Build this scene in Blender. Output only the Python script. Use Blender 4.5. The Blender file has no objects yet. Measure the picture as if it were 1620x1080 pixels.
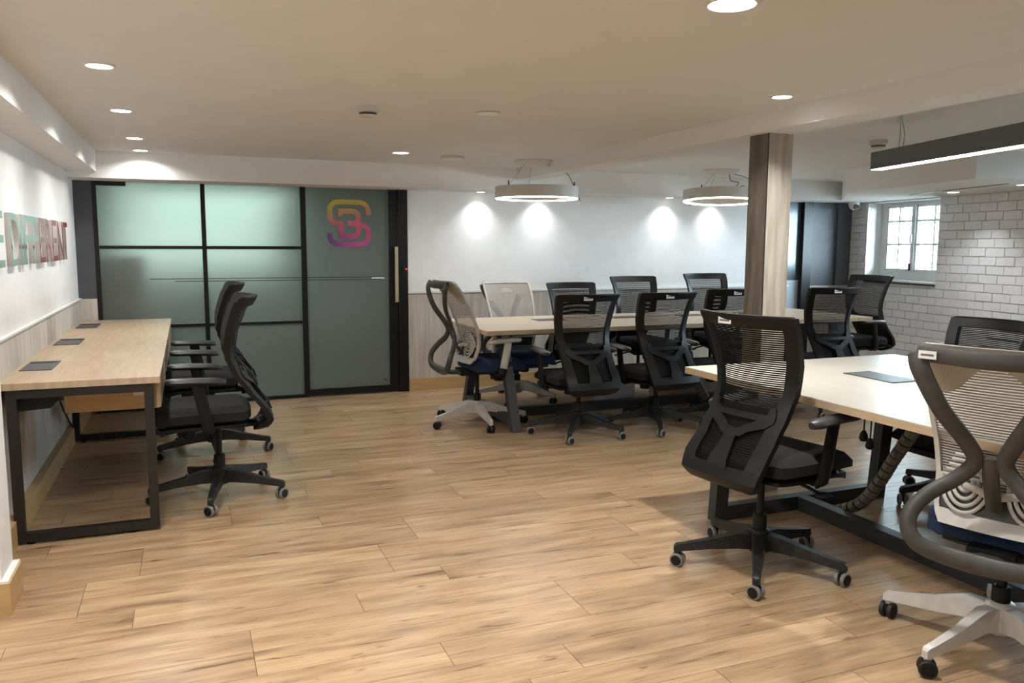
import bpy, bmesh, math, random
from mathutils import Vector, Matrix
R = math.radians
random.seed(7)
scene = bpy.context.scene
COL = scene.collection

# ------------------------------------------------------------------ camera
F_PX, YAW, PITCH, ROLL, CAM_H = 1280.35, 0.3807, 0.1179, 0.0043, 1.40
fw0 = Vector((math.sin(YAW), math.cos(YAW), 0)); rt0 = Vector((math.cos(YAW), -math.sin(YAW), 0))
fw = fw0*math.cos(PITCH) + Vector((0, 0, -math.sin(PITCH)))
up0 = Vector((0, 0, math.cos(PITCH))) + fw0*math.sin(PITCH)
rt = rt0*math.cos(ROLL) + up0*math.sin(ROLL); up = up0*math.cos(ROLL) - rt0*math.sin(ROLL)
cam = bpy.data.cameras.new('camera'); cam_o = bpy.data.objects.new('camera', cam); COL.objects.link(cam_o)
cam.sensor_fit = 'HORIZONTAL'; cam.sensor_width = 36.0; cam.lens = 36.0*F_PX/1620.0
cam.clip_start = 0.05; cam.clip_end = 200
m = Matrix((rt, up, -fw)).transposed().to_4x4(); m.translation = Vector((0, 0, CAM_H)); cam_o.matrix_world = m
scene.camera = cam_o

# ------------------------------------------------------------------ world, exposure
w = bpy.data.worlds.new('world'); scene.world = w; w.use_nodes = True
bg = w.node_tree.nodes['Background']; bg.inputs[0].default_value = (0.68, 0.85, 1.0, 1); bg.inputs[1].default_value = 50.0
vs = scene.view_settings
vs.view_transform = 'Standard'; vs.look = 'None'; vs.exposure = 0.28; vs.gamma = 1.0; vs.use_curve_mapping = False
scene.cycles.max_bounces = 9; scene.cycles.diffuse_bounces = 5; scene.cycles.transmission_bounces = 8
scene.cycles.transparent_max_bounces = 12; scene.cycles.sample_clamp_indirect = 4.0
scene.cycles.caustics_reflective = False; scene.cycles.caustics_refractive = False

# power of the lamps (each lamp object is made with its fixture below)
P_DOWN = 7.0; P_BIG = 15.0; P_WASH = 1.4; P_BRICK = 4.0
WARM = (1.0, 0.975, 0.93); NEUTRAL = (1.0, 0.96, 0.90); COOL = (0.93, 0.97, 1.0)

# ------------------------------------------------------------------ main dimensions
XL, YB, ZC, ZS = -0.843, 7.56, 2.122, 1.914
YSF = 7.18
XLB, ZLB = -0.631, 1.958
XB0, XB1, ZBM = 2.911, 3.125, 2.015
ZW = 0.946
YNEAR = -2.6
TH = R(8.0); CORNER = Vector((7.366, YB, 0))

# ------------------------------------------------------------------ materials
def mat(name, col=(.5,.5,.5), rough=.5, metal=0., spec=.5, emit=None, estr=0.):
    m = bpy.data.materials.new(name); m.use_nodes = True
    b = m.node_tree.nodes['Principled BSDF']
    b.inputs['Base Color'].default_value = (*col, 1); b.inputs['Roughness'].default_value = rough
    b.inputs['Metallic'].default_value = metal; b.inputs['Specular IOR Level'].default_value = spec
    if emit: b.inputs['Emission Color'].default_value = (*emit, 1); b.inputs['Emission Strength'].default_value = estr
    return m
def nd(m, t, **kw):
    n = m.node_tree.nodes.new(t)
    for k, v in kw.items(): setattr(n, k, v)
    return n
def ln(m, a, b): m.node_tree.links.new(a, b)
def bsdf(m): return m.node_tree.nodes['Principled BSDF']
def ramp(m, stops):
    r = nd(m, 'ShaderNodeValToRGB'); e = r.color_ramp.elements
    while len(e) < len(stops): e.new(.5)
    for i, (p, c) in enumerate(stops): e[i].position = p; e[i].color = (*c, 1)
    return r
def noise_mat(name, c1, c2, scale=(5,5,5), nscale=4., rough=.5, bump=0., detail=4., spec=.5, lo=.3, hi=.7, rnd=0., coord='Position'):
    m = mat(name, c1, rough, spec=spec)
    g = nd(m, 'ShaderNodeNewGeometry') if coord == 'Position' else nd(m, 'ShaderNodeTexCoord')
    src = g.outputs['Position'] if coord == 'Position' else g.outputs['Object']
    mp = nd(m, 'ShaderNodeMapping'); mp.inputs['Scale'].default_value = scale
    if rnd:
        oi = nd(m, 'ShaderNodeObjectInfo'); mu = nd(m, 'ShaderNodeMath', operation='MULTIPLY'); mu.inputs[1].default_value = 37.
        ln(m, oi.outputs['Random'], mu.inputs[0]); ad = nd(m, 'ShaderNodeVectorMath', operation='ADD')
        ln(m, src, ad.inputs[0]); ln(m, mu.outputs[0], ad.inputs[1]); src = ad.outputs[0]
    ln(m, src, mp.inputs['Vector'])
    n = nd(m, 'ShaderNodeTexNoise'); n.inputs['Scale'].default_value = nscale; n.inputs['Detail'].default_value = detail
    ln(m, mp.outputs[0], n.inputs['Vector'])
    r = ramp(m, [(lo, c1), (hi, c2)]); ln(m, n.outputs['Fac'], r.inputs[0])
    out = r.outputs[0]
    if rnd:
        hs = nd(m, 'ShaderNodeHueSaturation'); mr = nd(m, 'ShaderNodeMapRange'); mr.inputs['To Min'].default_value = 1-rnd; mr.inputs['To Max'].default_value = 1+rnd
        ln(m, oi.outputs['Random'], mr.inputs['Value']); ln(m, mr.outputs[0], hs.inputs['Value']); ln(m, out, hs.inputs['Color']); out = hs.outputs[0]
    ln(m, out, bsdf(m).inputs['Base Color'])
    if bump:
        bp = nd(m, 'ShaderNodeBump'); bp.inputs['Strength'].default_value = bump; bp.inputs['Distance'].default_value = .01
        ln(m, n.outputs['Fac'], bp.inputs['Height']); ln(m, bp.outputs[0], bsdf(m).inputs['Normal'])
    return m
def emis(name, col, s):
    m = mat(name, (0,0,0), .5); b = bsdf(m); b.inputs['Emission Color'].default_value = (*col, 1); b.inputs['Emission Strength'].default_value = s
    return m

M = {}
M['paint'] = noise_mat('white_paint', (.80,.795,.785), (.84,.835,.825), (3,3,3), 3., .75, .02)
M['ceil'] = noise_mat('ceiling_paint', (.765,.755,.735), (.795,.785,.765), (2,2,2), 2., .8)
M['brick'] = noise_mat('painted_brick', (.72,.72,.73), (.80,.80,.81), (1,1,1), 30., .55, .5, rnd=.05)
M['mortar'] = noise_mat('painted_mortar', (.66,.66,.67), (.74,.74,.75), (1,1,1), 40., .7, .4)
M['wains'] = noise_mat('pale_wood_board', (.47,.435,.385), (.63,.59,.54), (14,14,1.2), 2.2, .55, 0, 6., rnd=.10)
M['column'] = noise_mat('pale_wood_column', (.30,.265,.215), (.48,.435,.37), (9,9,.9), 2.4, .5, 0, 7., lo=.33, hi=.62)
M['oak'] = noise_mat('oak_skirting', (.47,.31,.14), (.56,.38,.19), (2,2,12), 2., .4)
M['slate'] = noise_mat('slate_paint', (.060,.066,.075), (.072,.078,.088), (3,3,3), 3., .55)
M['blackmetal'] = noise_mat('black_metal', (.004,.004,.0045), (.009,.009,.0095), (8,8,8), 6., .42, spec=.35)
M['greymetal'] = noise_mat('dark_grey_metal', (.032,.036,.042), (.044,.048,.056), (8,8,8), 6., .45)
M['deskmetal'] = noise_mat('brown_black_metal', (.007,.006,.0055), (.017,.015,.013), (10,10,10), 9., .42)
M['lamptop'] = noise_mat('oak_laminate', (.41,.30,.20), (.50,.38,.262), (16,1.3,1), 2.5, .38, 0, 6., lo=.35, hi=.65)
M['tabletop'] = noise_mat('maple_laminate', (.60,.49,.36), (.68,.57,.44), (1.3,14,1), 2.2, .36, 0, 5.)
M['tabletop2'] = noise_mat('pale_maple_laminate', (.48,.45,.385), (.55,.52,.45), (14,1.3,1), 2.2, .33, 0, 5.)
M['tedge'] = noise_mat('maple_edge_band', (.46,.34,.21), (.55,.42,.28), (6,6,40), 2.2, .45)
M['drawer'] = noise_mat('drawer_board', (.50,.32,.14), (.60,.40,.20), (3,3,20), 2., .45)
M['plate'] = mat('grey_flap', (.05,.05,.055), .4)
M['plastic'] = noise_mat('black_plastic', (.0035,.0035,.004), (.007,.007,.0075), (6,6,6), 8., .46, spec=.3)
M['dusty'] = noise_mat('dusty_black_plastic', (.006,.006,.006), (.035,.033,.031), (9,9,9), 5., .5, lo=.48, hi=.85)
M['padarm'] = noise_mat('dark_arm_pad', (.016,.0165,.017), (.026,.026,.028), (9,9,9), 5., .42)
M['fabric'] = noise_mat('black_seat_fabric', (.0025,.0025,.003), (.005,.005,.006), (1,1,1), 260., .9, .3)
M['mesh'] = mat('black_mesh_fabric', (.004,.004,.0045), .7, spec=.2)
M['greyrim'] = noise_mat('grey_caster_tread', (.16,.15,.14), (.24,.23,.21), (9,9,9), 9., .6)
M['whitepl'] = noise_mat('white_plastic', (.50,.485,.45), (.58,.56,.53), (4,4,4), 6., .38)
M['wmesh'] = mat('light_mesh_fabric', (.40,.38,.35), .7)
M['beige'] = noise_mat('beige_mesh_band', (.42,.38,.32), (.50,.46,.39), (1,1,1), 120., .7)
M['charcoal'] = noise_mat('charcoal_support', (.038,.036,.033), (.052,.049,.045), (5,5,5), 6., .42)
M['blue'] = noise_mat('navy_seat_fabric', (.004,.016,.052), (.007,.024,.075), (1,1,1), 240., .9, .3)
M['sticker'] = mat('white_sticker', (.75,.75,.73), .5)
M['ink'] = mat('grey_print', (.12,.12,.12), .6)
M['white'] = mat('white_enamel', (.80,.80,.79), .35)
M['offwhite'] = mat('off_white_plastic', (.60,.57,.52), .45)
M['brass'] = mat('satin_handle', (.62,.54,.40), .35, .6)
M['chain'] = noise_mat('grey_cable_chain', (.15,.145,.135), (.24,.23,.21), (9,9,9), 6., .45)
M['cable'] = mat('black_cable', (.01,.01,.01), .5)
M['wire'] = mat('steel_wire', (.30,.28,.25), .4, .7)
M['lampgrey'] = mat('anodised_lamp_housing', (.085,.085,.082), .45, .3)
M['lens'] = mat('camera_lens', (.01,.01,.012), .15)
M['led'] = emis('red_led', (1,.02,.01), 4.)
M['e_down'] = emis('downlight_glow', (1,.97,.92), 9.)
M['e_ring'] = emis('ring_glow', (1,.97,.92), 18.)
M['e_lin'] = emis('linear_glow', (.97,.98,1), 10.)
M['pedestal'] = mat('light_grey_panel', (.42,.42,.43), .5)
M['teal'] = mat('grey_green_wall', (.20,.23,.215), .7)
M['cabdark'] = mat('dark_cabinet', (.05,.048,.042), .6)
M['leaf'] = noise_mat('tree_leaves', (.10,.30,.06), (.25,.50,.15), (3,3,3), 6., .7)
M['bark'] = mat('tree_bark', (.12,.09,.06), .8)
M['ground'] = mat('outside_ground', (.45,.45,.42), .9)

# floor planks: streaky oak laminate, every plank its own offset
def floor_mat():
    m = mat('oak_floor_plank', (.5,.35,.2), .33, spec=.45)
    g = nd(m, 'ShaderNodeNewGeometry'); oi = nd(m, 'ShaderNodeObjectInfo')
    mu = nd(m, 'ShaderNodeMath', operation='MULTIPLY'); mu.inputs[1].default_value = 61.
    ln(m, oi.outputs['Random'], mu.inputs[0])
    ad = nd(m, 'ShaderNodeVectorMath', operation='ADD'); ln(m, g.outputs['Position'], ad.inputs[0]); ln(m, mu.outputs[0], ad.inputs[1])
    def tex(sc, ns, det, dist=0.):
        mp = nd(m, 'ShaderNodeMapping'); mp.inputs['Scale'].default_value = sc; ln(m, ad.outputs[0], mp.inputs['Vector'])
        n = nd(m, 'ShaderNodeTexNoise'); n.inputs['Scale'].default_value = ns; n.inputs['Detail'].default_value = det; n.inputs['Distortion'].default_value = dist
        ln(m, mp.outputs[0], n.inputs['Vector']); return n
    n1 = tex((1.0, 7, 1), 2.2, 6, .4); n2 = tex((3.0, 45, 1), 2.0, 4, .3); n3 = tex((1.6, 16, 1), 2.6, 3, .8)
    r1 = ramp(m, [(.28, (.27,.18,.11)), (.45, (.42,.285,.165)), (.68, (.55,.39,.235))]); ln(m, n1.outputs['Fac'], r1.inputs[0])
    r2 = ramp(m, [(.30, (.82,.80,.78)), (.65, (1.05,1.05,1.05))]); ln(m, n2.outputs['Fac'], r2.inputs[0])
    mx = nd(m, 'ShaderNodeMix', data_type='RGBA', blend_type='MULTIPLY'); mx.inputs[0].default_value = 1.
    ln(m, r1.outputs[0], mx.inputs[6]); ln(m, r2.outputs[0], mx.inputs[7])
    r3 = ramp(m, [(.285, (.42,.36,.33)), (.36, (1,1,1))]); ln(m, n3.outputs['Fac'], r3.inputs[0])
    mx2 = nd(m, 'ShaderNodeMix', data_type='RGBA', blend_type='MULTIPLY'); mx2.inputs[0].default_value = 1.
    ln(m, mx.outputs[2], mx2.inputs[6]); ln(m, r3.outputs[0], mx2.inputs[7])
    n4 = tex((4.5, 60, 1), 2.3, 5, 1.2)
    r4 = ramp(m, [(.27, (.50,.42,.36)), (.335, (1,1,1))]); ln(m, n4.outputs['Fac'], r4.inputs[0])
    mx3 = nd(m, 'ShaderNodeMix', data_type='RGBA', blend_type='MULTIPLY'); mx3.inputs[0].default_value = 1.
    ln(m, mx2.outputs[2], mx3.inputs[6]); ln(m, r4.outputs[0], mx3.inputs[7]); mx2 = mx3
    hs = nd(m, 'ShaderNodeHueSaturation'); mr = nd(m, 'ShaderNodeMapRange'); mr.inputs['To Min'].default_value = .92; mr.inputs['To Max'].default_value = 1.10
    ln(m, oi.outputs['Random'], mr.inputs['Value']); ln(m, mr.outputs[0], hs.inputs['Value']); ln(m, mx2.outputs[2], hs.inputs['Color'])
    ln(m, hs.outputs[0], bsdf(m).inputs['Base Color'])
    rr = nd(m, 'ShaderNodeMapRange'); rr.inputs['To Min'].default_value = .23; rr.inputs['To Max'].default_value = .38
    ln(m, n1.outputs['Fac'], rr.inputs['Value']); ln(m, rr.outputs[0], bsdf(m).inputs['Roughness'])
    return m
M['floor'] = floor_mat()
M['gap'] = mat('plank_joint', (.17,.115,.07), .7)

def frosted():
    m = mat('frosted_glass', (.80,.90,.88), .42)
    b = bsdf(m); b.inputs['Transmission Weight'].default_value = 1.; b.inputs['IOR'].default_value = 1.35
    df = nd(m, 'ShaderNodeBsdfDiffuse'); df.inputs['Color'].default_value = (.42,.43,.41,1)
    tl = nd(m, 'ShaderNodeBsdfTranslucent'); tl.inputs['Color'].default_value = (.6,.7,.67,1)
    a = nd(m, 'ShaderNodeMixShader'); a.inputs[0].default_value = .45; ln(m, df.outputs[0], a.inputs[1]); ln(m, tl.outputs[0], a.inputs[2])
    c = nd(m, 'ShaderNodeMixShader'); c.inputs[0].default_value = .42; ln(m, b.outputs[0], c.inputs[1]); ln(m, a.outputs[0], c.inputs[2])
    ln(m, c.outputs[0], m.node_tree.nodes['Material Output'].inputs['Surface'])
    return m
M['frost'] = frosted()
def clear_glass():
    m = mat('window_glass', (1,1,1), .02)
    tr = nd(m, 'ShaderNodeBsdfTransparent'); tr.inputs[0].default_value = (.94,.97,.97,1); gl = nd(m, 'ShaderNodeBsdfGlossy'); gl.inputs['Roughness'].default_value = .02
    fz = nd(m, 'ShaderNodeFresnel'); fz.inputs[0].default_value = 1.25; mx = nd(m, 'ShaderNodeMixShader')
    ln(m, fz.outputs[0], mx.inputs[0]); ln(m, tr.outputs[0], mx.inputs[1]); ln(m, gl.outputs[0], mx.inputs[2]); ln(m, mx.outputs[0], m.node_tree.nodes['Material Output'].inputs['Surface'])
    return m
M['glass'] = clear_glass()
M['darkglass'] = mat('dark_blue_glass', (.05,.075,.10), .2)
M['paleglass'] = mat('pale_blue_film', (.42,.50,.58), .4)
M['acrylg'] = mat('grey_mirror_acrylic', (.34,.44,.43), .12, .75)
M['acrylr'] = mat('red_mirror_acrylic', (.33,.010,.018), .16, .25, .35)
M['acryls'] = mat('silver_letter_side', (.62,.58,.55), .3, .3)
def logo_mat():
    m = mat('logo_gradient_print', (.5,.2,.3), .5)
    tc = nd(m, 'ShaderNodeTexCoord'); sp = nd(m, 'ShaderNodeSeparateXYZ'); ln(m, tc.outputs['Object'], sp.inputs[0])
    a = nd(m, 'ShaderNodeMath', operation='MULTIPLY_ADD'); ln(m, sp.outputs['X'], a.inputs[0]); a.inputs[1].default_value = -.22; ln(m, sp.outputs['Z'], a.inputs[2])
    mr = nd(m, 'ShaderNodeMapRange'); mr.inputs['From Min'].default_value = -.25; mr.inputs['From Max'].default_value = .24; ln(m, a.outputs[0], mr.inputs['Value'])
    r = ramp(m, [(0, (.42,.07,.26)), (.25, (.48,.07,.18)), (.52, (.50,.10,.14)), (.72, (.50,.25,.10)), (.92, (.50,.42,.07))])
    ln(m, mr.outputs[0], r.inputs[0])
    lf = nd(m, 'ShaderNodeMapRange'); lf.inputs['From Min'].default_value = .05; lf.inputs['From Max'].default_value = -.19; ln(m, sp.outputs['X'], lf.inputs['Value'])
    lz = nd(m, 'ShaderNodeMapRange'); lz.inputs['From Min'].default_value = -.06; lz.inputs['From Max'].default_value = -.12; ln(m, sp.outputs['Z'], lz.inputs['Value'])
    ml = nd(m, 'ShaderNodeMath', operation='MULTIPLY'); ln(m, lf.outputs[0], ml.inputs[0]); ln(m, lz.outputs[0], ml.inputs[1])
    mx = nd(m, 'ShaderNodeMix', data_type='RGBA'); ln(m, ml.outputs[0], mx.inputs[0]); ln(m, r.outputs[0], mx.inputs[6]); mx.inputs[7].default_value = (.10,.04,.20,1)
    ln(m, mx.outputs[2], bsdf(m).inputs['Base Color'])
    return m
M['logo'] = logo_mat()

# ------------------------------------------------------------------ mesh helpers
def obj(name, bm, mt, parent=None, smooth=False, loc=None):
    if not isinstance(bm, bpy.types.Mesh):
        me = bpy.data.meshes.new(name); bmesh.ops.recalc_face_normals(bm, faces=bm.faces[:]); bm.to_mesh(me); bm.free()
        for x in (mt if isinstance(mt, (list, tuple)) else [mt]): me.materials.append(M[x])
        if smooth:
            for p in me.polygons: p.use_smooth = True
            try: me.set_sharp_from_angle(angle=R(38))
            except Exception: pass
    else: me = bm
    o = bpy.data.objects.new(name, me); COL.objects.link(o)
    if parent is not None: o.parent = parent
    if loc is not None: o.location = loc
    return o
def empty(name, loc=(0,0,0), rz=0.):
    o = bpy.data.objects.new(name, None); COL.objects.link(o); o.location = loc; o.rotation_euler = (0,0,rz); o.empty_display_size = .1
    return o
def tag(o, label, cat, group=None):
    o['label'] = label; o['category'] = cat
    if group: o['group'] = group
    return o
def struct(o, label=None):
    o['kind'] = 'structure'
    if label: o['label'] = label
    return o
def box(bm, x0, x1, y0, y1, z0, z1, mi=0):
    v = [bm.verts.new((x, y, z)) for x in (x0, x1) for y in (y0, y1) for z in (z0, z1)]
    for f in ((0,1,3,2),(4,6,7,5),(0,4,5,1),(2,3,7,6),(0,2,6,4),(1,5,7,3)):
        bm.faces.new([v[i] for i in f]).material_index = mi
    return v
def nb(): return bmesh.new()
def bx(x0, x1, y0, y1, z0, z1, bev=0.):
    bm = nb(); box(bm, x0, x1, y0, y1, z0, z1)
    if bev: bmesh.ops.bevel(bm, geom=bm.edges[:], offset=bev, segments=2, affect='EDGES', profile=.7)
    return bm
def lathe(bm, prof, n=20, axis='Z', c=(0,0,0), mi=0, caps=True):
    rings = []
    for r, h in prof:
        ring = []
        for i in range(n):
            a = 2*math.pi*i/n; p = (r*math.cos(a), r*math.sin(a), h)
            if axis == 'X': p = (p[2], p[0], p[1])
            if axis == 'Y': p = (p[0], p[2], p[1])
            ring.append(bm.verts.new((p[0]+c[0], p[1]+c[1], p[2]+c[2])))
        rings.append(ring)
    for a, b in zip(rings, rings[1:]):
        for i in range(n): bm.faces.new((a[i], a[(i+1)%n], b[(i+1)%n], b[i])).material_index = mi
    for ring in ((rings[0], rings[-1]) if caps else ()):
        try: bm.faces.new(ring).material_index = mi
        except Exception: pass
def loft(bm, secs, closed_ends=True, mi=0):
    rings = [[bm.verts.new(p) for p in s] for s in secs]; n = len(rings[0])
    for a, b in zip(rings, rings[1:]):
        for i in range(n): bm.faces.new((a[i], a[(i+1)%n], b[(i+1)%n], b[i])).material_index = mi
    if closed_ends:
        bm.faces.new(rings[0]).material_index = mi; bm.faces.new(rings[-1]).material_index = mi
def catmull(pts, k=4):
    pts = [Vector(p) for p in pts]; out = []
    P = [pts[0]*2-pts[1]] + pts + [pts[-1]*2-pts[-2]]
    for i in range(1, len(P)-2):
        for j in range(k):
            t = j/k; a, b, c, d = P[i-1], P[i], P[i+1], P[i+2]
            out.append(.5*((2*b)+(c-a)*t+(2*a-5*b+4*c-d)*t*t+(3*b-a-3*c+d)*t**3))
    out.append(pts[-1]); return out
def sweep(bm, pts, hw, ht, ref=(0,1,0), n=8, k=4, smooth=True, mi=0):
    """bar along a path: half width hw (across), half thickness ht (along ref)"""
    P = catmull(pts, k) if smooth and len(pts) > 2 else [Vector(p) for p in pts]
    secs = []; N = len(P)
    for i, p in enumerate(P):
        t = (P[min(i+1, N-1)]-P[max(i-1, 0)]).normalized(); r = Vector(ref)
        s = t.cross(r)
        if s.length < 1e-3: s = t.cross(Vector((1,0,0)))
        s.normalize(); u = s.cross(t).normalized()
        f = i/(N-1); W = hw(f) if callable(hw) else hw; T = ht(f) if callable(ht) else ht
        secs.append([p + s*W*math.cos(2*math.pi*(j+.5)/n)*1.08 + u*T*math.sin(2*math.pi*(j+.5)/n)*1.08 for j in range(n)])
    loft(bm, secs, mi=mi)
def strip(bm, rows, yf, t, nx=8, mi=0):
    """solid bent plate: rows of (xa, xb, z), depth from yf(x, z), thickness t"""
    fr, bk = [], []
    for xa, xb, z in rows:
        xs = [xa+(xb-xa)*i/nx for i in range(nx+1)]
        fr.append([bm.verts.new((x, yf(x, z)+t/2, z)) for x in xs]); bk.append([bm.verts.new((x, yf(x, z)-t/2, z)) for x in xs])
    def q(*v): bm.faces.new(v).material_index = mi
    for a, b, c, d in zip(fr, fr[1:], bk, bk[1:]):
        for i in range(nx): q(a[i], a[i+1], b[i+1], b[i]); q(c[i+1], c[i], d[i], d[i+1])
        q(a[0], b[0], d[0], c[0]); q(b[nx], a[nx], c[nx], d[nx])
    for i in range(nx):
        q(fr[0][i+1], fr[0][i], bk[0][i], bk[0][i+1]); q(fr[-1][i], fr[-1][i+1], bk[-1][i+1], bk[-1][i])
def lerp_table(tab):
    def f(z):
        if z <= tab[0][0]: return tab[0][1]
        for (a, va), (b, vb) in zip(tab, tab[1:]):
            if z <= b:
                s = (z-a)/(b-a); s = s*s*(3-2*s)*.35 + s*.65; return va+(vb-va)*s
        return tab[-1][1]
    return f
def copy_tree(o, parent=None):
    c = o.copy(); COL.objects.link(c); c.parent = parent
    for ch in list(o.children): copy_tree(ch, c)
    return c
def area(name, loc, size, power, col, parent=None, shape='DISK', sy=None, rot=(0,0,0), spread=180):
    l = bpy.data.lights.new(name, 'AREA'); l.shape = shape; l.size = size; l.energy = power; l.color = col
    if sy: l.size_y = sy
    l.spread = R(spread)
    o = bpy.data.objects.new(name, l); COL.objects.link(o); o.location = loc; o.rotation_euler = rot
    if parent is not None: o.parent = parent
    return o

# ================================================================== SETTING
# floor with planks
fl = struct(obj('floor', bx(-1.4, 8.6, YNEAR-.2, YB, -.12, -.004), 'gap'))
rng = random.Random(3)
meshes = {}
def plank_mesh(L):
    k = round(L, 2)
    if k not in meshes:
        bm = bx(.0012, k-.0012, .0009, .1691, -.004, 0); me = bpy.data.meshes.new('plank'); bm.to_mesh(me); bm.free(); me.materials.append(M['floor']); meshes[k] = me
    return meshes[k]
y = YB - .17*44 - .005; row = 0; nplank = 0
rest = nb()
XMIN, XMAX = -.86, 7.36
while y < YB-.05:
    x = XMIN - rng.choice([0., .2, .4, .6, .8, 1.0])
    while x < XMAX:
        a, b = max(x, XMIN), min(x+1.22, XMAX)
        if b-a > .06:
            far_vis = y > 1.25 and (b > .55*y-1.9) and nplank < 298 and not (y < 2.2 and b < .2)
            if far_vis:
                obj('plank', plank_mesh(b-a), None, fl, loc=(a, y, 0)); nplank += 1
            else: box(rest, a+.0012, b-.0012, y+.0009, y+.1691, -.004, 0)
        x += 1.22
    y += .17; row += 1
yy = y - .17*row
while yy > YNEAR-.1:
    yy -= .17
    x = XMIN - rng.choice([0., .3, .6, .9])
    while x < XMAX: box(rest, max(x, XMIN)+.0012, min(x+1.22, XMAX)-.0012, yy+.0009, yy+.1691, -.004, 0); x += 1.22
o = obj('plank_rest', rest, 'floor', fl); o['kind'] = 'stuff'

struct(obj('ceiling', bx(-1.3, 8.6, YNEAR-.2, YB+.2, ZC, ZC+.15), 'ceil'))
o = obj('ceiling_beam', bx(XB0, XB1, YNEAR, YSF, ZBM, ZC), 'ceil'); struct(o)
o = obj('ceiling_bulkhead', bx(XL, XLB, YNEAR, YSF, ZLB, ZC), 'paint'); struct(o)
o = obj('ceiling_bulkhead', bx(XL-.1, 8.2, YSF, YB+.2, ZS, ZC), 'paint'); struct(o)
# duct box over the brick wall
bm = nb()
pts = [(5.86, 6.10), (5.49, 4.42), (7.3, 4.05), (7.6, 6.2)]
loft(bm, [[(p[0], p[1], ZS-.002) for p in pts], [(p[0], p[1], ZC) for p in pts]])
duct = obj('ceiling_bulkhead', bm, 'ceil'); struct(duct)
bm = nb(); pts2 = [(6.56, 5.99), (6.14, 4.66), (6.16, 4.655), (6.59, 5.985)]
loft(bm, [[(p[0], p[1], ZS-.006) for p in pts2], [(p[0], p[1], ZS-.002) for p in pts2]]); obj('air_slot', bm, 'plate', duct)
# second bulkhead strip beside wall (joins duct to back soffit)
bm = nb(); pts = [(5.9, 6.10), (7.62, 6.2), (7.6, YSF), (6.85, YSF)]
loft(bm, [[(p[0], p[1], ZS) for p in pts], [(p[0], p[1], ZC) for p in pts]])
struct(obj('ceiling_bulkhead', bm, 'paint'))

# left wall, its wainscot and skirting
wl = struct(obj('wall_left', bx(XL-.15, XL, YNEAR, YB+.15, 0, ZC), 'paint'))
tr = struct(obj('trim_1', bx(XL, XL+.022, 3.66, YB-.02, ZW-.004, ZW+.006), 'white'))
yv = 3.66
while yv < YB-.05:
    e = min(yv+.30, YB-.02); obj('board', bx(XL, XL+.016, yv+.001, e-.001, .12, ZW-.004), 'wains', tr); yv = e
struct(obj('baseboard_left', bx(XL, XL+.06, 3.66, YB-.02, .0, .12), 'oak'))
# pier standing proud of the left wall
pier = struct(obj('wall_pier', bx(XL, -.70, 3.445, 3.66, 0, ZC), 'paint'))
obj('skirting', bx(XL, -.67, 3.42, 3.66, 0, .125), 'oak', pier)
obj('skirting_cap', bx(XL, -.675, 3.425, 3.66, .125, .133), 'white', pier)
struct(obj('wall_near', bx(-1.2, 8.2, YNEAR-.15, YNEAR, 0, ZC), 'paint'))

# back wall between the glass door and the far door
wb = struct(obj('wall_back', bx(1.945, 6.46, YB, YB+.15, 0, ZS), 'paint'))
t2 = struct(obj('trim_2', bx(1.945, 6.46, YB-.032, YB, ZW-.004, ZW+.014), 'white'))
xv = 1.945; ws = [.21,.19,.24,.18,.22,.2]; i = 0
while xv < 6.44:
    e = min(xv+ws[i % 6], 6.46); obj('board', bx(xv+.001, e-.001, YB-.018, YB, .115, ZW-.004), 'wains', t2); xv = e; i += 1
struct(obj('baseboard_back', bx(1.945, 6.46, YB-.03, YB, 0, .115), 'oak'))
# dark pier left of the partition
dp = struct(obj('wall_back_pier', bx(XL, -.705, YB-.02, YB+.15, ZW, ZS), 'slate'))
obj('wainscot', bx(XL, -.705, YB-.02, YB+.15, 0, ZW), 'wains', dp)
# far right corner: dark panels, frame and glazed slot
fr = struct(obj('wall_back_right', bx(6.775, 7.15, YB, YB+.15, ZW, ZS), 'slate'))
obj('wainscot', bx(6.775, 7.42, YB+.001, YB+.15, 0, ZW), 'wains', fr)
obj('return_panel', bx(7.15, 7.42, YB-.03, YB+.15, ZW, ZS), 'slate', fr)
d2 = struct(empty('door_2', (6.46, YB, 0)))
obj('door_post', bx(.19, .315, -.03, .12, 0, ZS), 'blackmetal', d2)
obj('pane', bx(0, .19, .03, .06, 1.01, ZS), 'darkglass', d2)
obj('pane', bx(0, .19, .03, .06, 0.02, 1.0), 'paleglass', d2)
obj('rail', bx(0, .19, .02, .07, 1.0, 1.012), 'whitepl', d2)

# ---------------- right wall in its own frame: local x runs from the corner towards the camera, local y is outwards
WR = Matrix.Translation(CORNER) @ Matrix.Rotation(math.atan2(-math.cos(TH), -math.sin(TH)), 4, 'Z')
S0, S1, Z0, Z1 = .30, 1.43, 1.025, 1.90
A0, A1 = 3.25, 4.55      # added second window, out of frame along the brick wall, for more daylight
def wr_obj(name, bm, mt, parent=None):
    o = obj(name, bm, mt, parent)
    if parent is None: o.matrix_world = WR
    return o
bm = nb()
box(bm, -.2, S0, .008, .36, 0, ZC); box(bm, S1, A0, .008, .36, 0, ZC); box(bm, A1, 10.4, .008, .36, 0, ZC)
for a_, b_ in ((S0, S1), (A0, A1)): box(bm, a_, b_, .008, .36, 0, Z0); box(bm, a_, b_, .008, .36, Z1, ZC)
wr = struct(wr_obj('wall_right', bm, 'mortar'))
rb = random.Random(11); H = .0855; nbk = 0; zr = 1.914-.002; r_i = 0
brest = nb()
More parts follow.
